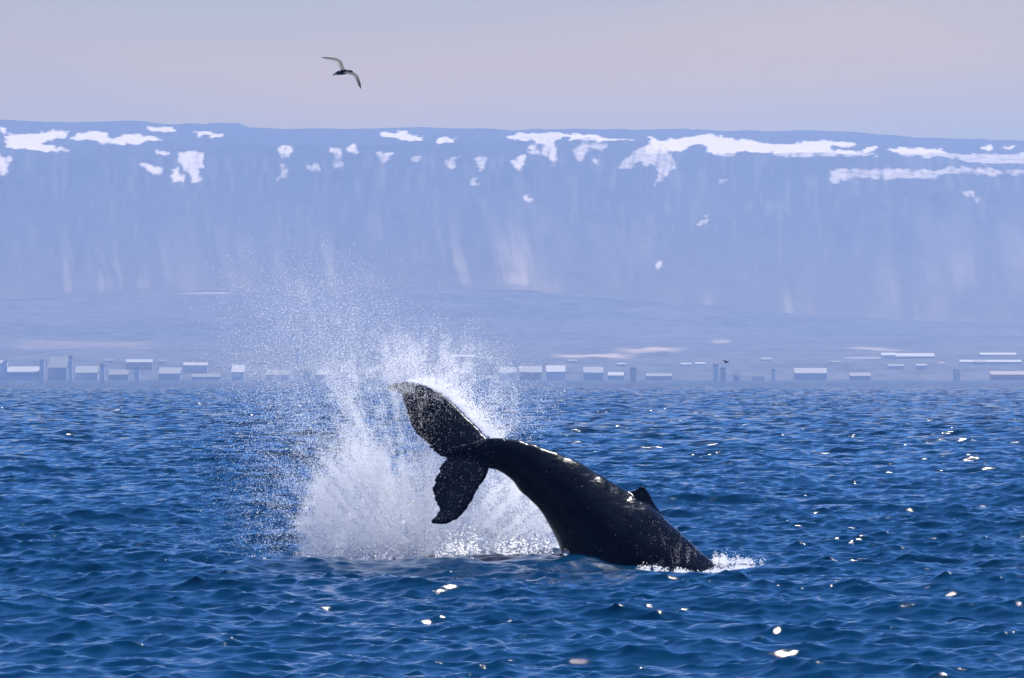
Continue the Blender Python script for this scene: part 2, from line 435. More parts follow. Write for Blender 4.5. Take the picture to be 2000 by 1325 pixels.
# ------------------------------------------------------------------ buildings on the far shore
paints = {
 'white': simple_mat('white_paint', (0.86, 0.84, 0.84), 0.5, .05, .2),
 'pale': simple_mat('pale_render', (0.78, 0.76, 0.76), 0.7, .08, .2),
 'grey': simple_mat('grey_cladding', (0.66, 0.66, 0.69), 0.6, .08, .2),
 'slate': simple_mat('blue_grey_cladding', (0.42, 0.45, 0.54), 0.6, .08, .2),
 'pink': simple_mat('pinkish_render', (0.62, 0.47, 0.42), 0.7, .08, .2)}
m_glass = simple_mat('dark_window', (0.05, 0.07, 0.10), 0.15, .05, 1)
m_roofd = simple_mat('grey_roof', (0.28, 0.28, 0.30), 0.6, .1, .2)

def box_verts(x0, x1, y0, y1, z0, z1):
    v = [(x0,y0,z0),(x1,y0,z0),(x1,y1,z0),(x0,y1,z0),(x0,y0,z1),(x1,y0,z1),(x1,y1,z1),(x0,y1,z1)]
    f = [(0,3,2,1),(4,5,6,7),(0,1,5,4),(1,2,6,5),(2,3,7,6),(3,0,4,7)]
    return v, f
def part_box(name, b, mat, parent):
    v, f = box_verts(*b)
    return mesh_obj(name, v, f, mat, parent, smooth=False)
def gable(name, x0, x1, y0, y1, z0, z1, mat, parent):
    ym = (y0 + y1) / 2
    v = [(x0,y0,z0),(x1,y0,z0),(x1,y1,z0),(x0,y1,z0),(x0,ym,z1),(x1,ym,z1)]
    f = [(0,3,2,1),(0,1,5,4),(2,3,4,5),(1,2,5),(3,0,4)]
    return mesh_obj(name, v, f, mat, parent, smooth=False)

def lean_roof(name, x0, x1, y0, y1, z0, z1, mat, parent):
    # single-pitch roof, low at the front
    v = [(x0,y0,z0),(x1,y0,z0),(x1,y1,z0),(x0,y1,z0),(x0,y0,z0+.5),(x1,y0,z0+.5),(x1,y1,z1),(x0,y1,z1)]
    f = [(0,3,2,1),(4,5,6,7),(0,1,5,4),(1,2,6,5),(2,3,7,6),(3,0,4,7)]
    return mesh_obj(name, v, f, mat, parent, smooth=False)
roofs = {'white': simple_mat('white_sheet_roof', (0.36, 0.35, 0.34), 0.6, .1, .1), 'pale': simple_mat('pale_sheet_roof', (0.20, 0.195, 0.20), 0.6, .12, .1),
 'grey': simple_mat('grey_sheet_roof', (0.13, 0.13, 0.14), 0.6, .12, .1), 'slate': simple_mat('slate_roof', (0.08, 0.08, 0.1), 0.6, .12, .1), 'pink': simple_mat('rusty_roof', (0.26, 0.17, 0.13), 0.6, .12, .1)}
def building(name, px0, px1, ytop, ybase, d, wall, roof, label, cat='building', depth=22, rooftype='flat', rows_=0, cols_=0, grp='buildings along the far shore'):
    d = float(np.interp(d, [5000, 5100, 5600, 6000], [7500, 7600, 8000, 8300]))
    k = d / F
    x0, x1 = (px0 - 1000) * k, (px1 - 1000) * k
    zt = CAM_H + (HZ - ytop) * k
    zb = CAM_H + (HZ - ybase) * k
    xc = (x0 + x1) / 2; w = (x1 - x0) / 2
    e = empty(name, (xc, d, zb))
    tag(e, label, cat, grp)
    h = zt - zb
    gz = min(ground_z((px0 + px1) / 2, d) - zb, 0) - 2
    if rooftype == 'flat' and cat == 'building' and w > 5:
        rooftype = 'lean'; rt = h * (.7 if h < 9 else .45); depth = max(12, rt / math.tan(R(21)))
    else:
        rt = max(0.5, h * 0.12) if rooftype == 'flat' else h * 0.45
    part_box('wall', (-w, w, 0, depth, gz, h - rt), paints[wall], e)
    if rooftype == 'lean':
        lean_roof('roof', -w - .4, w + .4, -.6, depth + .4, h - rt + .01, h, roofs[roof], e)
    elif rooftype == 'flat':
        part_box('roof', (-w - .4, w + .4, -.4, depth + .4, h - rt + .01, h), roofs[roof], e)
    else:
        gable('roof', -w - .5, w + .5, -.5, depth + .5, h - rt + .01, h, roofs[roof], e)
    if rows_:
        hw = (h - rt); cw = 2 * w / cols_
        vv, ff = box_verts(-cw * .28, cw * .28, -.06, .1, -hw / rows_ * .2, hw / rows_ * .2)
        me = bpy.data.meshes.new('window'); me.from_pydata(vv, [], ff); me.materials.append(m_glass)
        for i in range(rows_):
            for j in range(cols_):
                o = bpy.data.objects.new('window', me); o.parent = e; C.objects.link(o)
                o.location = (-w + cw * (j + .5), 0, hw * (i + .55) / rows_)
    return e

# the white hall between two towers, far left
k = 7545 / F
e = empty('harbour_hall', ((46 - 1000) * k, 7545, 0.2))
tag(e, 'long white harbour hall between two white towers, leftmost on the far shore', 'building', 'buildings along the far shore')
part_box('wall', (-32*k, 32*k, 0, 24, -2, (HZ-728)*k+3.6), paints['slate'], e)
part_box('sill_band', (-32*k, 32*k, -1.2, 0, (HZ-743)*k+3.6, (HZ-736)*k+3.6), paints['white'], e)
lean_roof('roof', -32*k, 32*k, -1.5, 27, (HZ-727)*k+3.6, (HZ-716)*k+3.6, roofs['white'], e)
for s, yt in ((-36, 706), (36, 704)):
    t = part_box('tower', ((s-4.3)*k, (s+4.3)*k, -3, 9, -2, (HZ-yt)*k+3.6), paints['white'], e)
    part_box('cap', ((s-4.8)*k, (s+4.8)*k, -3.3, 9.3, (HZ-yt)*k+3.61, (HZ-yt+1)*k+3.6), m_roofd, t)
building('quay_shed', -14, 8, 704, 712, 5120, 'white', 'white', 'small white shed roof behind the left harbour tower, cut by the photo edge')
building('warehouse', 93, 130, 697, 746, 5060, 'slate', 'slate', 'tall dark blue-grey warehouse right of the white harbour hall')
building('silo_tower', 134, 141, 695, 746, 5050, 'white', 'white', 'slim pale tower right of the blue-grey warehouse', 'tower', 6)
building('harbour_shed', 146, 190, 715, 746, 5070, 'grey', 'pale', 'low grey shed right of the slim pale tower')
building('apartment_block', 196, 204, 712, 746, 5060, 'pale', 'pale', 'narrow pale block left of the white roofed hall', 'building', 10)
building('fish_hall', 246, 297, 702, 716, 5350, 'pink', 'white', 'white roofed hall on the slope above the left harbour sheds')
building('harbour_shed', 212, 250, 722, 746, 5070, 'slate', 'grey', 'dark shed on the shore below the white roofed hall')
building('harbour_shed', 262, 272, 717, 746, 5060, 'pale', 'pale', 'slim pale block on the shore under the white roofed hall', 'building', 10)
building('harbour_shed', 310, 352, 718, 746, 5070, 'grey', 'pale', 'wide low grey shed left of the twin long roofs')
building('fish_hall', 358, 405, 708, 722, 5300, 'pale', 'white', 'pale hall with white roof midway between tank and white roofed hall')
building('net_loft', 375, 430, 730, 746, 5060, 'pale', 'grey', 'long low pale shed on the shore left of the bright white block')
building('storage_block', 452, 476, 713, 746, 5050, 'white', 'white', 'bright white upright block on the shore at the left fringe of the spray')
building('chimney_tower', 577, 583.5, 682, 710, 5500, 'white', 'white', 'slender white tower standing on the slope behind the spray', 'tower', 5)
building('harbour_shed', 520, 565, 722, 746, 5070, 'pale', 'grey', 'pale shed on the shore left below the slender white tower')
building('harbour_shed', 618, 650, 722, 746, 5060, 'pale', 'pale', 'pale shed behind the spray right of the slender white tower')
building('fish_hall', 880, 925, 693, 700, 5700, 'pale', 'white', 'long white roof on the slope above the whale fluke')
building('shore_block', 975, 1008, 717, 743, 5060, 'pale', 'pale', 'pale block on the shore just right of the spray')
building('shore_block', 1015, 1058, 715, 744, 5070, 'slate', 'pale', 'bluish block with pale roof between two pale blocks')
building('shore_block', 1067, 1104, 714, 743, 5050, 'white', 'white', 'brightest pale block right of the bluish block')
building('shore_block', 1140, 1178, 717, 743, 5060, 'pale', 'pale', 'pale square block right of the gap beside the brightest block')
building('shore_block', 1188, 1218, 727, 743, 5060, 'white', 'white', 'low white block left of the slim column shaped block')
building('shore_tower', 1231, 1243, 718, 744, 5050, 'pink', 'pale', 'slim upright block right of the low white block', 'tower', 8)
building('hill_house', 1330, 1350, 709, 715, 5450, 'white', 'white', 'small white house on the slope, left one of the pair', 'house', 10, 'gable')
building('hill_house', 1358, 1377, 708, 714, 5450, 'white', 'white', 'small white house on the slope, right one of the pair', 'house', 10, 'gable')
building('shore_tower', 1393.5, 1403, 712, 744, 5050, 'white', 'pale', 'taller left of the twin narrow white towers', 'tower', 6)
building('shore_tower', 1407, 1417, 718, 744, 5050, 'pink', 'pale', 'shorter right of the twin narrow towers', 'tower', 6)
building('shore_block', 1262, 1312, 729, 744, 5070, 'grey', 'grey', 'low grey shed between the slim block and the twin towers')
building('shore_tower', 1507, 1514, 721, 743, 5050, 'white', 'white', 'solitary small white tower left of the wide pale block', 'tower', 5)
building('shore_block', 1552, 1615, 719, 743, 5060, 'pale', 'pale', 'wide pale block on the shore right of the solitary small tower')
building('factory_hall', 1722, 1750, 689, 702, 5650, 'white', 'white', 'bright white end hall of the long factory on the right slope')
building('factory_hall', 1751, 1825, 690, 700, 5660, 'pale', 'white', 'long white roofed factory hall on the right slope')
building('factory_hall', 1648, 1720, 698, 703, 5600, 'pink', 'pale', 'long low pinkish shed left of the white factory hall')
building('factory_hall', 1915, 1985, 689, 696, 5800, 'pale', 'white', 'upper white roof at the right edge of the shore')
building('factory_hall', 1875, 1995, 703, 710, 5500, 'pale', 'white', 'longest white roof, below the upper one at the right edge')
building('hill_house', 1735, 1765, 712, 718, 5350, 'pale', 'pale', 'pale house below the long factory hall, left one', 'house', 10, 'gable')
building('hill_house', 1790, 1810, 711, 718, 5350, 'pale', 'pale', 'pale house below the long factory hall, right one', 'house', 10, 'gable')
building('shore_block', 1935, 2012, 725, 742, 5100, 'pink', 'pink', 'pinkish shed on the shore in the right corner of the photo')
building('shore_block', 1660, 1700, 728, 744, 5070, 'grey', 'grey', 'low grey shed on the shore below the long pinkish shed')

marks = [(146+22,'low grey shed'), (228,'dark shed by the water'), (331,'wide low grey shed'), (464,'bright white upright block'), (580,'slender white tower'), (902,'long roof above the fluke'),
         (991,'pale block next to the spray'), (1085,'brightest pale block'), (1159,'pale square block'), (1237,'slim upright block'), (1354,'white hill house pair'), (1405,'twin narrow towers'),
         (1510,'solitary small tower'), (1583,'wide pale block'), (1684,'long pinkish shed'), (1770,'long white factory'), (1860,'gap east of the factory'), (1950,'stacked edge roofs'), (46,'white harbour hall')]
used_labels = set()
taken = [(o.location.x / (o.location.y / F) + 1000) for o in C.objects if o.type == 'EMPTY']
rb = random.Random(5)
for i in range(64):
    px0 = rb.uniform(-10, 1990); w_ = rb.uniform(7, 24); shore = rb.random() < .6
    yb = 745 if shore else rb.uniform(706, 722)
    if min(abs(px0 + w_ / 2 - t_) for t_ in taken) < (16 if shore else 10): continue
    taken.append(px0 + w_ / 2)
    h_ = rb.uniform(9, 26) if shore else rb.uniform(4, 8)
    d_ = 5060 + rb.uniform(0, 12) if shore else float(np.interp(yb, [703, 742], [5600, 5110]))
    wl = rb.choice(['pale', 'white', 'grey', 'slate']); rf = rb.choice(['pale', 'grey', 'slate', 'grey', 'pink'])
    mk = min(marks, key=lambda m_: abs(m_[0] - px0 - w_ / 2)); sd = 'left' if px0 + w_ / 2 < mk[0] else 'right'
    names = {'slate': 'blue-grey', 'pink': 'rusty'}
    lab = f"{'wide' if w_ > 15 else 'narrow'} {names.get(wl, wl)} house, {names.get(rf, rf)} roof, {'on shore' if shore else 'on slope'} {sd} of the {mk[1]}"
    if lab in used_labels: continue
    used_labels.add(lab)
    building('shore_house', px0, px0 + w_, yb - h_, yb, d_, wl, rf,
             lab, 'house', 11, 'gable', grp='small houses of the far town')

# ------------------------------------------------------------------ haze
hb = mesh_obj('haze', *box_verts(-9000, 9000, -300, 15200, -3.0, 790.0), None, None, smooth=False)
mh = bpy.data.materials.new('haze_air'); mh.use_nodes = True
ht = mh.node_tree; ht.nodes.clear()
ho = N(ht, 'ShaderNodeOutputMaterial'); pv = N(ht, 'ShaderNodeVolumePrincipled')
pv.inputs['Color'].default_value = (*HAZE_COLOR, 1); pv.inputs['Density'].default_value = HAZE_DENSITY
pv.inputs['Anisotropy'].default_value = 0.3
L(ht, pv.outputs[0], ho.inputs['Volume'])
hb.data.materials.append(mh)
tag(hb, 'pale blue haze in the air over the sea and shore', kind='stuff')

# ------------------------------------------------------------------ the whale
WD = 100.0
def resample(pts, n):
    a = np.array(pts, float)
    s = np.concatenate([[0], np.cumsum(np.linalg.norm(np.diff(a, axis=0), axis=1))])
    t = np.linspace(0, s[-1], n)
    return np.stack([np.interp(t, s, a[:, i]) for i in range(a.shape[1])], -1)
def smooth_chain(a, it=2):
    a = a.copy()
    for _ in range(it):
        a[1:-1] = (a[:-2] + 2 * a[1:-1] + a[2:]) / 4
    return a

stations = [  # back edge (px, py), belly edge (px, py), half width across (m), distance
 ((882,876),(885,902),.07,100.05), ((915,867),(917,909),.13,100.03), ((945,858),(945,914),.19,100.0), ((975,856),(972,919),.23,100.0),
 ((1012,860),(1000,938),.30,99.98), ((1045,869),(1016,960),.36,99.95), ((1085,884),(1034,975),.44,99.9), ((1127,901),(1053,995),.54,99.85),
 ((1165,924),(1072,1025),.66,99.8), ((1203,946),(1087,1055),.77,99.72), ((1240,968),(1097,1085),.86,99.65), ((1272,988),(1104,1122),.94,99.55),
 ((1300,1014),(1122,1172),1.0,99.45), ((1345,1056),(1164,1232),1.04,99.3), ((1402,1106),(1238,1290),1.02,99.15), ((1480,1165),(1330,1340),.9,98.9),
 ((1560,1235),(1430,1385),.6,98.7), ((1620,1300),(1540,1390),.25,98.5)]
A = np.array([[*s[0], *s[1], s[2], s[3]] for s in stations], float)
tt = np.linspace(0, len(A) - 1, 90)
ii = np.arange(len(A))
def cubic(col):
    # Catmull-Rom through the stations
    y = A[:, col]; out = []
    for t in tt:
        i = min(int(t), len(A) - 2); f = t - i
        p0 = y[max(i - 1, 0)]; p1 = y[i]; p2 = y[i + 1]; p3 = y[min(i + 2, len(A) - 1)]
        out.append(0.5 * (2*p1 + (p2-p0)*f + (2*p0-5*p1+4*p2-p3)*f*f + (-p0+3*p1-3*p2+p3)*f**3))
    return np.array(out)
S = np.stack([cubic(i) for i in range(6)], -1)
bv, bf = [], []
NR = 40
for r_ in S:
    up = at(r_[0], r_[1], r_[5]); lo = at(r_[2], r_[3], r_[5])
    c = (up + lo) / 2; h = (up - lo) / 2; wv = np.array([0, 1, 0]) * r_[4]
    for j in range(NR):
        a = 2 * math.pi * j / NR
        ca, sa = math.cos(a), math.sin(a)
        # a slight keel along the back and under the tail stock
        wid = abs(sa) ** 0.92 * math.copysign(1, sa) * (1 - .38 * max(ca, 0) ** 1.4)
        keel = 1.0
        bv.append(c + h * ca * keel + wv * wid)
n = len(S)
for i in range(n - 1):
    for j in range(NR):
        j2 = (j + 1) % NR
        bf.append((i*NR+j, (i+1)*NR+j, (i+1)*NR+j2, i*NR+j2))
bf.append(tuple(range(NR))); bf.append(tuple(reversed(range((n-1)*NR, n*NR))))

fl0 = at(930, 888, WD)
FK_Z, FK_X = 0.88, -0.22
def fluke_pt(px, py):
    # point where the pixel's bearing meets the fluke's own (slightly bowed) surface
    x = (px - 1000) * WD / F; z = CAM_H + (HZ - py) * WD / F
    s = (z - fl0[2])
    bow = -0.10 * abs(s) ** 2 * 0.35
    d = WD + FK_Z * s + FK_X * (x - fl0[0]) + bow
    return at(px, py, d)
fn = np.array([-FK_X, 1.0, -FK_Z]); fn = np.array([FK_X * -1, 1, -FK_Z]); fn = fn / np.linalg.norm(fn)
def lobe(lead, trail, seed, thick):
    ns, nc = 110, 22
    Le = smooth_chain(resample(lead, ns), 3); Tr = smooth_chain(resample(trail, ns), 2)
    rs = np.random.default_rng(seed)
    # ragged, knobbly trailing edge
    t = np.linspace(0, 1, ns)
    rag = (fbm(t * 46, t * 0 + seed, 2, seed) - 0.5) * 7 + (fbm(t * 16, t * 0 + seed + 5, 2, seed) - 0.5) * 2.5
    rag *= np.clip(t * 8, 0, 1) * np.clip((1 - t) * 10, 0, 1)
    dirv = Tr - Le; dirv /= np.maximum(np.linalg.norm(dirv, axis=1), 6)[:, None]
    Tr = Tr + dirv * rag[:, None]
    ragl = (fbm(t * 30, t * 0 + seed + 9, 2, seed + 2) - 0.5) * 3.5 * np.clip((1 - t) * 6, 0, 1)
    Le = Le - dirv * ragl[:, None]
    v, f = [], []
    for i in range(ns):
        row = []
        for side in (1, -1):
            rngc = range(nc) if side == 1 else range(nc - 2, 0, -1)
            for j in rngc:
                c = j / (nc - 1)
                p_ = Le[i] * (1 - c) + Tr[i] * c
                P = fluke_pt(*p_)
                th_ = thick * (1 - 0.72 * t[i]) * (math.sin(math.pi * min(c * 1.0, 1) ** 0.62)) ** 0.8 if 0 < c < 1 else 0
                th_ = max(th_, 0.0) + 0.014
                v.append(P + fn * th_ * side)
        m = nc + nc - 2
    for i in range(ns - 1):
        for j in range(m):
            j2 = (j + 1) % m
            f.append((i*m+j, i*m+j2, (i+1)*m+j2, (i+1)*m+j))
    f.append(tuple(reversed(range(m)))); f.append(tuple(range((ns-1)*m, ns*m)))
    return v, f
up_lead = [(966,872),(951,853),(933,835),(912,814),(894,795),(876,779),(861,768),(834,755),(812,749),(788,747),(773,748.5),(763,753),(757,758)]
up_trail = [(880,893),(873,894),(861,892),(846,883),(834,866),(821,853),(808,836),(799,824),(794,805),(788,783),(785,771),(778,765),(768,762),(758,760.5)]
lo_lead = [(968,872),(972,893),(963,899),(957,913),(945,937),(933,955),(921,980),(909,998),(894,1013),(876,1021),(860,1023),(843,1021)]
lo_trail = [(884,880),(873,894),(862,906),(856,919),(849,937),(844,958),(850,977),(859,995),(855,1006),(842,1017)]
parts = [(bv, bf), lobe(up_lead, up_trail, 3, .11), lobe(lo_lead, lo_trail, 11, .11)]
# dorsal hump and hooked fin
fin = [(1216,958),(1226,960),(1236,962),(1242,958),(1247,951),(1252,949),(1257,950),(1262,956),(1268,963),(1273,975),(1282,990),(1296,1008)]
fin_in = [(1206,985),(1222,1000),(1238,1008),(1262,1015),(1285,1020)]
fo = smooth_chain(resample(fin, 26), 1); fi_ = resample(fin_in, 26)
v, f = [], []
for i in range(26):
    d0 = 99.62
    tipness = 1 - np.clip((fo[i][1] - 949) / 40, 0, 1)
    for (c, w_) in ((0, .02 + .018 * (1 - tipness)), (.35, .15), (1, .42)):
        q = fo[i] * (1 - c) + fi_[i] * c
        P = at(q[0], q[1], d0); v.append(P + np.array([0, w_, 0])); v.append(P - np.array([0, w_, 0]))
for i in range(25):
    a, b = i * 6, (i + 1) * 6
    f += [(a, b, b+1, a+1), (a+0, a+2, b+2, b+0), (a+2, a+4, b+4, b+2), (a+1, b+1, b+3, a+3), (a+3, b+3, b+5, a+5), (a+4, a+5, b+5, b+4)]
f += [(0,1,3,2), (2,3,5,4), (150,152,153,151), (152,154,155,153)]
parts.append((v, f))

def union_remesh(parts, voxel, name):
    V, Fc = [], []
    for v, f in parts:
        o = len(V); V += [tuple(map(float, p_)) for p_ in v]; Fc += [tuple(i + o for i in q) for q in f]
    me = bpy.data.meshes.new(name); me.from_pydata(V, [], Fc)
    bm = bmesh.new(); bm.from_mesh(me); bmesh.ops.recalc_face_normals(bm, faces=bm.faces); bm.to_mesh(me); bm.free()
    o = bpy.data.objects.new(name, me); C.objects.link(o)
    md = o.modifiers.new('r', 'REMESH'); md.mode = 'VOXEL'; md.voxel_size = voxel
    m2 = o.modifiers.new('s', 'SMOOTH'); m2.factor = 0.5; m2.iterations = 3
    dg = bpy.context.evaluated_depsgraph_get()
    new = bpy.data.meshes.new_from_object(o.evaluated_get(dg))
    new.name = name
    bpy.data.objects.remove(o); bpy.data.meshes.remove(me)
    return new
wm = union_remesh(parts, 0.016, 'humpback_whale')
co = np.empty(len(wm.vertices) * 3, np.float32); wm.vertices.foreach_get('co', co); co = co.reshape(-1, 3)
no = np.empty(len(wm.vertices) * 3, np.float32); wm.vertices.foreach_get('normal', no); no = no.reshape(-1, 3)
# blend the tail stock into the flukes, add the knobbly spine and loose skin
px_ = 1000 + co[:, 0] * F / co[:, 1]
lump = (fbm(co[:, 0] * 5 + 40, co[:, 2] * 5 + co[:, 1] * 3 + 40, 3, 21) - 0.5) * 0.018
ridge = np.clip(no[:, 2], 0, 1) ** 3 * (px_ > 985) * (vnoise(co[:, 0] * 6.5, co[:, 0] * 0, 4) - 0.5) * 0.035
edge = np.clip((px_ - 985) / 60, 0.25, 1)
co += no * (lump * edge + ridge)[:, None]
wm.vertices.foreach_set('co', co.ravel())
wm.polygons.foreach_set('use_smooth', np.ones(len(wm.polygons), bool))

m_w, nt, p = new_mat('wet_whale_skin')
g = N(nt, 'ShaderNodeNewGeometry')
nA = N(nt, 'ShaderNodeTexNoise'); nA.inputs['Scale'].default_value = 2.2; nA.inputs['Detail'].default_value = 5
L(nt, g.outputs['Position'], nA.inputs['Vector'])
cr1 = N(nt, 'ShaderNodeValToRGB'); cr1.color_ramp.elements[0].position = .35; cr1.color_ramp.elements[0].color = (.003, .006, .014, 1)
cr1.color_ramp.elements[1].position = .75; cr1.color_ramp.elements[1].color = (.008, .013, .028, 1)
L(nt, nA.outputs['Fac'], cr1.inputs['Fac'])
vor = N(nt, 'ShaderNodeTexVoronoi'); vor.inputs['Scale'].default_value = 7.0; L(nt, g.outputs['Position'], vor.inputs['Vector'])
sc1 = N(nt, 'ShaderNodeMapRange'); sc1.inputs['From Min'].default_value = .10; sc1.inputs['From Max'].default_value = .04
sc1.inputs['To Min'].default_value = 0; sc1.inputs['To Max'].default_value = .5
L(nt, vor.outputs['Distance'], sc1.inputs['Value'])
nB = N(nt, 'ShaderNodeTexNoise'); nB.inputs['Scale'].default_value = 1.7; L(nt, g.outputs['Position'], nB.inputs['Vector'])
gt = N(nt, 'ShaderNodeMapRange'); gt.inputs['From Min'].default_value = .55; gt.inputs['From Max'].default_value = .62; L(nt, nB.outputs['Fac'], gt.inputs['Value'])
mm = N(nt, 'ShaderNodeMath', operation='MULTIPLY'); L(nt, sc1.outputs[0], mm.inputs[0]); L(nt, gt.outputs[0], mm.inputs[1])
mx = N(nt, 'ShaderNodeMixRGB'); mx.inputs['Color2'].default_value = (.25, .25, .28, 1)
L(nt, mm.outputs[0], mx.inputs['Fac']); L(nt, cr1.outputs[0], mx.inputs['Color1'])
L(nt, mx.outputs[0], p.inputs['Base Color'])
p.inputs['Roughness'].default_value = .2; p.inputs['IOR'].default_value = 1.33; p.inputs['Specular IOR Level'].default_value = .11; p.inputs['Specular Tint'].default_value = (.7, .85, 1, 1)
nC = N(nt, 'ShaderNodeTexNoise'); nC.inputs['Scale'].default_value = 16; nC.inputs['Detail'].default_value = 4; L(nt, g.outputs['Position'], nC.inputs['Vector'])
bb = N(nt, 'ShaderNodeBump'); bb.inputs['Strength'].default_value = .35; bb.inputs['Distance'].default_value = .012
L(nt, nC.outputs['Fac'], bb.inputs['Height']); L(nt, bb.outputs[0], p.inputs['Normal'])
wm.materials.clear(); wm.materials.append(m_w)
whale = bpy.data.objects.new('humpback_whale', wm); C.objects.link(whale)
tag(whale, 'black humpback whale arching out of the sea with raised flukes and hooked dorsal fin', 'whale')

# ------------------------------------------------------------------ spray
m_sp, nt, p = new_mat('white_spray')
nt.nodes.remove(p)
out = nt.nodes['Material Output']
df = N(nt, 'ShaderNodeBsdfDiffuse'); df.inputs['Color'].default_value = (.995, .995, .995, 1)
tr = N(nt, 'ShaderNodeBsdfTranslucent'); tr.inputs['Color'].default_value = (.995, .995, .995, 1)
gl = N(nt, 'ShaderNodeBsdfGlossy'); gl.inputs['Roughness'].default_value = .25; gl.inputs['Color'].default_value = (.99, .99, .99, 1)
a1 = N(nt, 'ShaderNodeMixShader'); a1.inputs[0].default_value = .85
a2 = N(nt, 'ShaderNodeMixShader'); a2.inputs[0].default_value = .06
L(nt, df.outputs[0], a1.inputs[1]); L(nt, tr.outputs[0], a1.inputs[2])
L(nt, a1.outputs[0], a2.inputs[1]); L(nt, gl.outputs[0], a2.inputs[2])
# each drop scatters once, where light enters it, and lets it out freely behind
gb_ = N(nt, 'ShaderNodeNewGeometry'); tp = N(nt, 'ShaderNodeBsdfTransparent'); a3 = N(nt, 'ShaderNodeMixShader')
L(nt, gb_.outputs['Backfacing'], a3.inputs[0]); L(nt, a2.outputs[0], a3.inputs[1]); L(nt, tp.outputs[0], a3.inputs[2]); L(nt, a3.outputs[0], out.inputs['Surface'])

def points_obj(name, P, rad, mat, label):
    """droplets as real spheres: one mesh of points turned into a point cloud by geometry nodes"""
    me = bpy.data.meshes.new(name)
    me.vertices.add(len(P)); me.vertices.foreach_set('co', P.astype(np.float32).ravel())
    a = me.attributes.new('drop_radius', 'FLOAT', 'POINT'); a.data.foreach_set('value', rad.astype(np.float32))
    me.update()
    o = bpy.data.objects.new(name, me); C.objects.link(o)
    ng = bpy.data.node_groups.new('droplets', 'GeometryNodeTree')
    ng.interface.new_socket('Geometry', in_out='INPUT', socket_type='NodeSocketGeometry')
    ng.interface.new_socket('Geometry', in_out='OUTPUT', socket_type='NodeSocketGeometry')
    gi = ng.nodes.new('NodeGroupInput'); go = ng.nodes.new('NodeGroupOutput')
    mp_ = ng.nodes.new('GeometryNodeMeshToPoints'); at_ = ng.nodes.new('GeometryNodeInputNamedAttribute')
    at_.data_type = 'FLOAT'; at_.inputs['Name'].default_value = 'drop_radius'
    sm = ng.nodes.new('GeometryNodeSetMaterial'); sm.inputs['Material'].default_value = mat
    ng.links.new(gi.outputs[0], mp_.inputs['Mesh']); ng.links.new(at_.outputs[0], mp_.inputs['Radius'])
    ng.links.new(mp_.outputs[0], sm.inputs['Geometry']); ng.links.new(sm.outputs[0], go.inputs[0])
    md = o.modifiers.new('droplets', 'NODES'); md.node_group = ng
    return tag(o, label, kind='stuff')

def w3(px, py, d):
    return np.stack([(px - 1000) * d / F, d, CAM_H + (HZ - py) * d / F], -1)

def scatter(n, fdens, box, d0, d1, seed):
    r = np.random.default_rng(seed); out = []
    tot = 0
    while tot < n:
        m = 400000
        px = r.uniform(box[0], box[2], m); py = r.uniform(box[1], box[3], m)
        k = r.uniform(0, 1, m) < fdens(px, py)
        px, py = px[k], py[k]; out.append(np.stack([px, py], -1)); tot += len(px)
    q = np.concatenate(out)[:n]
    d = r.triangular(d0, (d0 + d1) / 2, d1, n)
    d = d + 1.3 * smooth(860, 1000, q[:, 0]) * (q[:, 1] > 700)
    return q, d, r
def gauss(px, py, cx, cy, sx, sy): return np.exp(-((px - cx) / sx) ** 2 - ((py - cy) / sy) ** 2)
def smooth(a, b, x):
    t = np.clip((x - a) / (b - a), 0, 1); return t * t * (3 - 2 * t)
def clump(px, py, sx, sy, seed, lo=.35, hi=.65):
    return smooth(lo, hi, fbm(px / sx, py / sy, 4, seed))

def ropes(px, py, seed, lo=.38, hi=.6):
    # jets fanning up from where the tail struck
    ang = np.arctan2(1150 - py, px - 830); rd = np.hypot(px - 830, 1150 - py)
    return smooth(lo, hi, .6 * fbm(ang * 22 + 60, rd / 110 + 9, 4, seed) + .4 * fbm(px / 16, py / 20, 3, seed + 3))
def dens_fine(px, py):
    # dense white wall low down
    left = 572 + 52 * smooth(1090, 800, py) + 18 * (fbm(py / 28, py * 0 + 3, 3, 5) - .5) * 2
    right = 1120 - smooth(960, 840, py) * 60
    top = np.interp(px, [570, 610, 660, 760, 850, 960, 1030, 1130], [960, 890, 860, 880, 900, 900, 920, 955]) + (fbm(px / 22, px * 0 + 9, 3, 15) - .5) * 90
    wall = smooth(-6, 40, px - left) * smooth(0, 60, right - px) * smooth(-30, 60, py - top)
    col = 0.42 * smooth(-30, 80, px - left - 20) * smooth(0, 120, 905 - px) * smooth(640, 900, py)
    plume = 0.30 * gauss(px, py, 830, 705, 85, 50) + 0.20 * gauss(px, py, 900, 730, 70, 45) + .16 * gauss(px, py, 720, 760, 100, 70)
    back = 0.14 * gauss(px, py, 985, 815, 45, 40) + 0.07 * gauss(px, py, 1010, 770, 60, 50)
    cl = 0.22 + 0.78 * ropes(px, py, 41)
    return np.clip(np.maximum(wall * (.5 + .5 * ropes(px, py, 55)), (col + plume) * cl + back * cl), 0, 1)
def dens_mid(px, py):
    d = (0.55 * gauss(px, py, 680, 910, 80, 170) + .45 * gauss(px, py, 800, 745, 115, 65) + .08 * gauss(px, py, 560, 800, 65, 140)
         + .07 * gauss(px, py, 605, 600, 60, 70) + .10 * gauss(px, py, 720, 640, 100, 55) + .03 * gauss(px, py, 500, 680, 60, 90)
         + .22 * gauss(px, py, 1000, 800, 55, 55) + .14 * gauss(px, py, 540, 1010, 60, 80) + .5 * gauss(px, py, 760, 980, 160, 130))
    return np.clip(d * (.15 + 1.1 * ropes(px, py, 71)), 0, 1)

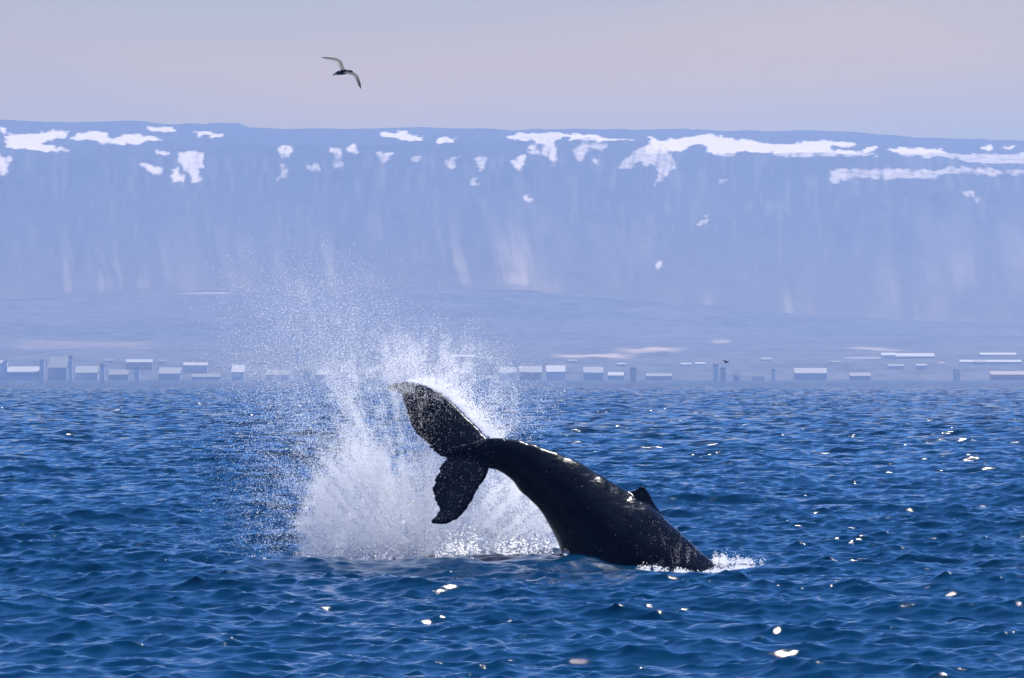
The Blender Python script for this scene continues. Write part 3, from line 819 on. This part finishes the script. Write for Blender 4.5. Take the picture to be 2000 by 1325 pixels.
q, d, r = scatter(480000, dens_fine, (440, 560, 1140, 1110), 100.0, 102.2, 1)
rad = .0018 + .0052 * r.beta(1.2, 2.2, len(q))
Pf = w3(q[:, 0], q[:, 1], d)
# keep the droplets out of the whale and out of the air between it and the camera
keep = Pf[:, 2] > -0.3
under = (q[:, 0] > 1000) & (d < 100.9)
keep &= ~under
Pf, rad = Pf[keep], rad[keep]
q, d, r = scatter(50000, dens_mid, (340, 430, 1140, 1105), 99.3, 104.0, 2)
rad2 = 0.0026 + 0.008 * r.beta(1.3, 4.5, len(q))
Pm = w3(q[:, 0], q[:, 1], d)
k2 = ~((q[:, 0] > 950) & (d < 100.7)) & ~((q[:, 0] > 755) & (q[:, 1] > 740) & (d < 101.0) & (r.uniform(0, 1, len(d)) < .8)); Pm, rad2 = Pm[k2], rad2[k2]
# the sparse outermost drops
def dens_out(px, py):
    t = gauss(px, py, 630, 650, 130, 110) + .8 * gauss(px, py, 580, 880, 105, 190) + .25 * gauss(px, py, 520, 780, 100, 200) + .35 * gauss(px, py, 1010, 790, 70, 70)
    return np.clip(t, 0, 1)
# sheet of spray peeling off the leading edge of the upper fluke
le = resample([(975,862),(951,850),(933,832),(912,811),(894,792),(876,776),(861,765),(834,752),(812,746),(788,744)], 300)
re_ = np.random.default_rng(33); ie = (re_.beta(1.3, 1.6, 10000) * 299).astype(int)
off = re_.exponential(13, len(ie)) * (0.3 + fbm(ie / 14.0, ie * 0.0, 3, 4) * 1.4)
qe = le[ie] + np.stack([off * .8, -off * .6], -1) + re_.normal(0, 1.2, (len(ie), 2))
Pe = w3(qe[:, 0], qe[:, 1], 101.6 + re_.uniform(-.2, .9, len(ie))); rade = re_.uniform(.004, .010, len(ie))
q, d, r = scatter(24000, dens_out, (250, 380, 1180, 1105), 98.6, 104.5, 3)
k3 = ~((q[:, 0] > 760) & (d < 100.9))
Po = w3(q[:, 0], q[:, 1], d)[k3]; ro = (0.0026 + .007 * r.beta(1.1, 4, len(q)))[k3]
# clots of white water inside the splash
q, d, r = scatter(900, lambda a, b: dens_fine(a, b) ** 2.2, (560, 800, 1110, 1110), 100.4, 103.0, 4)
Pc = w3(q[:, 0], q[:, 1], d); rc = r.uniform(.012, .04, len(q)) * np.clip((q[:, 1] - 780) / 250, .3, 1)
kc = ~((q[:, 0] > 830) & (d < 101.3)); Pc, rc = Pc[kc], rc[kc]
points_obj('splash_spray', np.concatenate([Pf, Pm, Po, Pc, Pe]), np.concatenate([rad, rad2, ro, rc, rade]), m_sp,
           'tall white backlit burst of spray thrown up behind the flukes')

# foam and drops along the whale's waterline and at the point where the back enters
fo_px = np.random.default_rng(9)
P, rr = [], []
def foam_line(pts, n, spread, hgt, rmin, rmax, dist):
    a = resample(pts, 200)
    i = fo_px.uniform(0, 199, n); lo = i.astype(int); f_ = i - lo
    c = a[lo] * (1 - f_)[:, None] + a[np.minimum(lo + 1, 199)] * f_[:, None]
    cl = fbm(c[:, 0] / 7, c[:, 0] * 0 + 2, 3, 13)
    kk = fo_px.uniform(0, 1, n) < smooth(.46, .6, cl)
    c = c[kk]; m = len(c)
    d_ = dist + fo_px.normal(0, spread, m)
    x = (c[:, 0] - 1000) * d_ / F + fo_px.normal(0, .03, m)
    z = sea_height(x, d_) + np.abs(fo_px.normal(0, hgt, m)) * (0.4 + 1.2 * cl[kk])
    P.append(np.stack([x, d_, z], -1)); rr.append(fo_px.uniform(rmin, rmax, m))
foam_line([(1246,0),(1400,0)], 1700, .26, .022, .003, .015, 98.05)
foam_line([(1385,0),(1490,0)], 2200, .26, .026, .003, .015, 98.1)
foam_line([(1385,0),(1425,0)], 1800, .3, .075, .003, .010, 99.2)
foam_line([(1400,0),(1490,0)], 1500, .25, .04, .003, .010, 99.6)
foam_line([(1085,0),(1110,0)], 400, .2, .03, .006, .014, 98.9)
points_obj('foam', np.concatenate(P), np.concatenate(rr), m_sp, 'white froth where the whale back slides into the sea')
P, rr = [], []
foam_line([(480,0),(680,0)], 4600, .5, .025, .004, .018, 99.8)
foam_line([(585,0),(930,0)], 7000, .35, .10, .004, .016, 99.4)
foam_line([(570,0),(1090,0)], 15000, .5, .17, .005, .020, 100.3)
points_obj('foam', np.concatenate(P), np.concatenate(rr), m_sp, 'white froth spreading at the foot of the splash')

# drops of water running over the skin
cen = np.empty(len(wm.polygons) * 3, np.float32); wm.polygons.foreach_get('center', cen); cen = cen.reshape(-1, 3)
nrm = np.empty(len(wm.polygons) * 3, np.float32); wm.polygons.foreach_get('normal', nrm); nrm = nrm.reshape(-1, 3)
ppx = 1000 + cen[:, 0] * F / cen[:, 1]; ppy = HZ - (cen[:, 2] - CAM_H) * F / cen[:, 1]
face = nrm[:, 1] < 0.25
w = np.zeros(len(cen))
w += .5 * (ppx < 950) * (ppy < 880) * (.15 + clump(ppx, ppy, 20, 20, 3))            # upper lobe
w += .22 * (ppx < 970) * (ppy >= 880)
w += 1.2 * gauss(ppx, ppy, 1335, 1085, 45, 30) * (.1 + clump(ppx, ppy, 7, 30, 8, .45, .6)) * 2.2
w += .5 * gauss(ppx, ppy, 1290, 1050, 40, 35) * clump(ppx, ppy, 9, 22, 9, .45, .6)
w += 1.0 * np.clip(nrm[:, 2] - .75, 0, 1) * (ppx > 960) * (.2 + clump(ppx, ppy, 12, 50, 6))
w += .012
w *= face * (cen[:, 2] > -.1)
w /= w.sum()
r = np.random.default_rng(12)
ix = r.choice(len(cen), 2100, p=w)
rd = .002 + .004 * r.beta(1.2, 4, len(ix))
points_obj('water_drops', cen[ix] + nrm[ix] * (rd * .6)[:, None] + r.normal(0, .006, (len(ix), 3)), rd, m_sp, 'bright water drops beading on the black whale skin')

# ------------------------------------------------------------------ birds
m_b, nt, p = new_mat('shaded_gull_plumage')
at1 = N(nt, 'ShaderNodeAttribute', attribute_name='pale')
ramp = N(nt, 'ShaderNodeValToRGB')
ramp.color_ramp.elements[0].color = (.022, .03, .05, 1); ramp.color_ramp.elements[1].color = (.6, .57, .52, 1)  # shade of the backlit bird put into the colour, paler at trailing edges
ramp.color_ramp.elements[0].position = .6; ramp.color_ramp.elements[1].position = .97
L(nt, at1.outputs['Fac'], ramp.inputs['Fac']); L(nt, ramp.outputs[0], p.inputs['Base Color']); p.inputs['Roughness'].default_value = .7
trb = N(nt, 'ShaderNodeBsdfTranslucent'); L(nt, ramp.outputs[0], trb.inputs['Color'])
mxb = N(nt, 'ShaderNodeMixShader'); mxb.inputs[0].default_value = .35
L(nt, p.outputs[0], mxb.inputs[1]); L(nt, trb.outputs[0], mxb.inputs[2]); L(nt, mxb.outputs[0], nt.nodes['Material Output'].inputs['Surface'])
m_bill = simple_mat('dark_bill', (.10, .08, .03), .4, .1, 30)
m_bw = simple_mat('white_plumage', (.85, .84, .82), .8, .04, 20)
m_bg = simple_mat('grey_plumage', (.35, .36, .38), .8, .06, 20)

def tube(pts, rads, nr=14):
    pts = np.array(pts, float); v, f = [], []
    for i in range(len(pts)):
        t = pts[min(i + 1, len(pts) - 1)] - pts[max(i - 1, 0)]; t /= np.linalg.norm(t)
        a = np.cross(t, [0, 1, 0.01]); a /= np.linalg.norm(a); b = np.cross(t, a)
        for j in range(nr):
            an = 2 * math.pi * j / nr
            v.append(pts[i] + (a * math.cos(an) + b * math.sin(an)) * rads[i])
    for i in range(len(pts) - 1):
        for j in range(nr):
            f.append((i*nr+j, i*nr+(j+1)%nr, (i+1)*nr+(j+1)%nr, (i+1)*nr+j))
    f.append(tuple(reversed(range(nr)))); f.append(tuple(range((len(pts)-1)*nr, len(pts)*nr)))
    return v, f
def wing(lead, trail, thick=.011, n=26, nc=7):
    """lead / trail: lists of 3-D points root -> tip"""
    Le = smooth_chain(resample(lead, n), 2); Tr = smooth_chain(resample(trail, n), 2)
    v, f, pale = [], [], []
    for i in range(n):
        ax = Le[min(i+1, n-1)] - Le[max(i-1, 0)]; ch = Tr[i] - Le[i] + 1e-5
        nn = np.cross(ax, ch); nn /= max(np.linalg.norm(nn), 1e-9)
        for side in (1, -1):
            for j in (range(nc) if side == 1 else range(nc - 2, 0, -1)):
                c = j / (nc - 1)
                tk = thick * (1 - .6 * i / n) * math.sin(math.pi * c ** .6) + .003
                v.append(Le[i] * (1 - c) + Tr[i] * c + nn * tk * side)
                pale.append(c * (1.0 - .35 * (i / n > .93)))
    m = 2 * nc - 2
    for i in range(n - 1):
        for j in range(m):
            f.append((i*m+j, i*m+(j+1)%m, (i+1)*m+(j+1)%m, (i+1)*m+j))
    f.append(tuple(reversed(range(m)))); f.append(tuple(range((n-1)*m, n*m)))
    return v, f, pale

GD = 95.0
def g3(px, py, dd=0.0): return at(px, py, GD + dd)
gb = empty('flying_gull', g3(672, 141))
tag(gb, 'dark backlit gull gliding high in the sky with bent wings', 'bird')
bodyp = [g3(652.5,145.2,.02), g3(656,144,.02), g3(661,142.5), g3(668,140.8), g3(675,140.2), g3(681,140), g3(684,139.8), g3(687,140.6), g3(689.2,142)]
bodyr = [.014, .026, .042, .055, .05, .036, .033, .028, .010]
bV, bF = tube(bodyp, bodyr)
tailp = ([g3(660,141.5,-.05), g3(660,143,.05), g3(651,147.5,.11), g3(650,144.5,-.09)])
w1 = wing([g3(677,139,.05), g3(671,131,.15), g3(667.5,120,.28), g3(665,117,.31), g3(657,113.5,.36), g3(645,112,.40), g3(628,111.8,.45)],
          [g3(663,139,-.03), g3(662,131,.07), g3(659,123,.17), g3(655,120,.21), g3(646,118,.25), g3(637,115.5,.34), g3(630,113.5,.42)])
w2 = wing([g3(680,140,-.04), g3(688,141.8,-.13), g3(695,143,-.22), g3(699,147,-.28), g3(703,157,-.36), g3(705.5,166,-.42), g3(705.2,173.5,-.46)],
          [g3(670,143,-.06), g3(682,145,-.22), g3(689,147.5,-.33), g3(693,152,-.39), g3(697,161,-.45), g3(700,168,-.48), g3(704,172.5,-.48)])
tv, tf, tpale = wing([g3(662,140.5,.0), g3(655,143,.0), g3(650,145.5,.0)], [g3(662,143.5,-.03), g3(655,147,-.08), g3(650,148.4,-.10)], .008, 8)
bpale = [0.12] * len(bV)
org = np.array(gb.location)
gparts = [([np.array(p_) - org for p_ in v_], f_) for v_, f_ in ((bV, bF), (w1[0], w1[1]), (w2[0], w2[1]), (tv, tf))]
gm = union_remesh(gparts, .0055, 'body')
allv = np.concatenate([np.array(v_) for v_, _ in gparts]); allp = bpale + w1[2] + w2[2] + [x * .8 for x in tpale]
kd = KDTree(len(allv))
for i, v_ in enumerate(allv): kd.insert(v_, i)
kd.balance()
at_ = gm.attributes.new('pale', 'FLOAT', 'POINT')
at_.data.foreach_set('value', [allp[kd.find(v_.co)[1]] for v_ in gm.vertices])
gm.polygons.foreach_set('use_smooth', np.ones(len(gm.polygons), bool))
gm.materials.clear(); gm.materials.append(m_b)
o = bpy.data.objects.new('body', gm); o.parent = gb; C.objects.link(o)
bv2, bf2 = tube([g3(688.6,141.6) - org, g3(690.4,142.6) - org, g3(691.6,143.6) - org], [.009, .006, .002], 8)
mesh_obj('beak', bv2, bf2, m_bill, gb)

# small gull low over the far water
FD = 330.0
org2 = at(1421, 706, FD); gb2 = empty('flying_gull', org2)
tag(gb2, 'tiny distant grey gull skimming low in front of the twin shore towers', 'bird')
def f3(px, py, dd=0.0): return at(px, py, FD + dd) - org2
b_, bf_ = tube([f3(1414.5,708.5), f3(1417,707.6), f3(1420,706.6), f3(1422.5,706), f3(1424.5,705.6)], [.03, .07, .085, .06, .02])
wa_ = wing([f3(1421.5,706.5,.05), f3(1425,703,.3), f3(1430,700.5,.5)], [f3(1418,706.5,-.05), f3(1424,705.5,.2), f3(1430,701.5,.5)], .02, 14)
wb_ = wing([f3(1421,706.5,-.05), f3(1417,703.5,-.35), f3(1412,704.5,-.55)], [f3(1417,707.5,.05), f3(1414,706,-.3), f3(1411,705.5,-.55)], .02, 14)
gm2 = union_remesh([(b_, bf_), (wa_[0], wa_[1]), (wb_[0], wb_[1])], .012, 'body')
gm2.materials.clear(); gm2.materials.append(m_bg)
o = bpy.data.objects.new('body', gm2); o.parent = gb2; C.objects.link(o)

# white gulls resting on the water
def resting_gull(px, d, s, face, label):
    x = (px - 1000) * d / F; z = float(np.mean(sea_height(np.full(9, x), d + np.linspace(-1, 1, 9)))) 
    e = empty('floating_gull', (x, d, z + .12))
    tag(e, label, 'bird', 'white gulls resting on the water')
    P_ = [(-.30*s*face,0,.10*s), (-.22*s*face,0,.09*s), (-.1*s*face,0,.07*s), (.05*s*face,0,.07*s), (.15*s*face,0,.12*s), (.19*s*face,0,.22*s), (.22*s*face,0,.29*s), (.27*s*face,0,.28*s)]
    a, b = tube(P_, [x_ * s for x_ in (.015, .05, .10, .12, .085, .045, .055, .02)])
    m_ = union_remesh([(a, b)], .014 * s, 'body'); m_.materials.clear(); m_.materials.append(m_bw)
    m_.polygons.foreach_set('use_smooth', np.ones(len(m_.polygons), bool))
    o_ = bpy.data.objects.new('body', m_); o_.parent = e; C.objects.link(o_)
    a, b = tube([(.26*s*face,0,.28*s), (.33*s*face,0,.26*s)], [.014*s, .004*s], 8)
    mesh_obj('beak', a, b, m_bill, e)
    return e
resting_gull(229, 520, 2.0, 1, 'white seabird resting on the water left of the splash near the horizon')
resting_gull(1243, 1000, 1.6, -1, 'tiny white seabird on the skyline of the sea right of the whale')
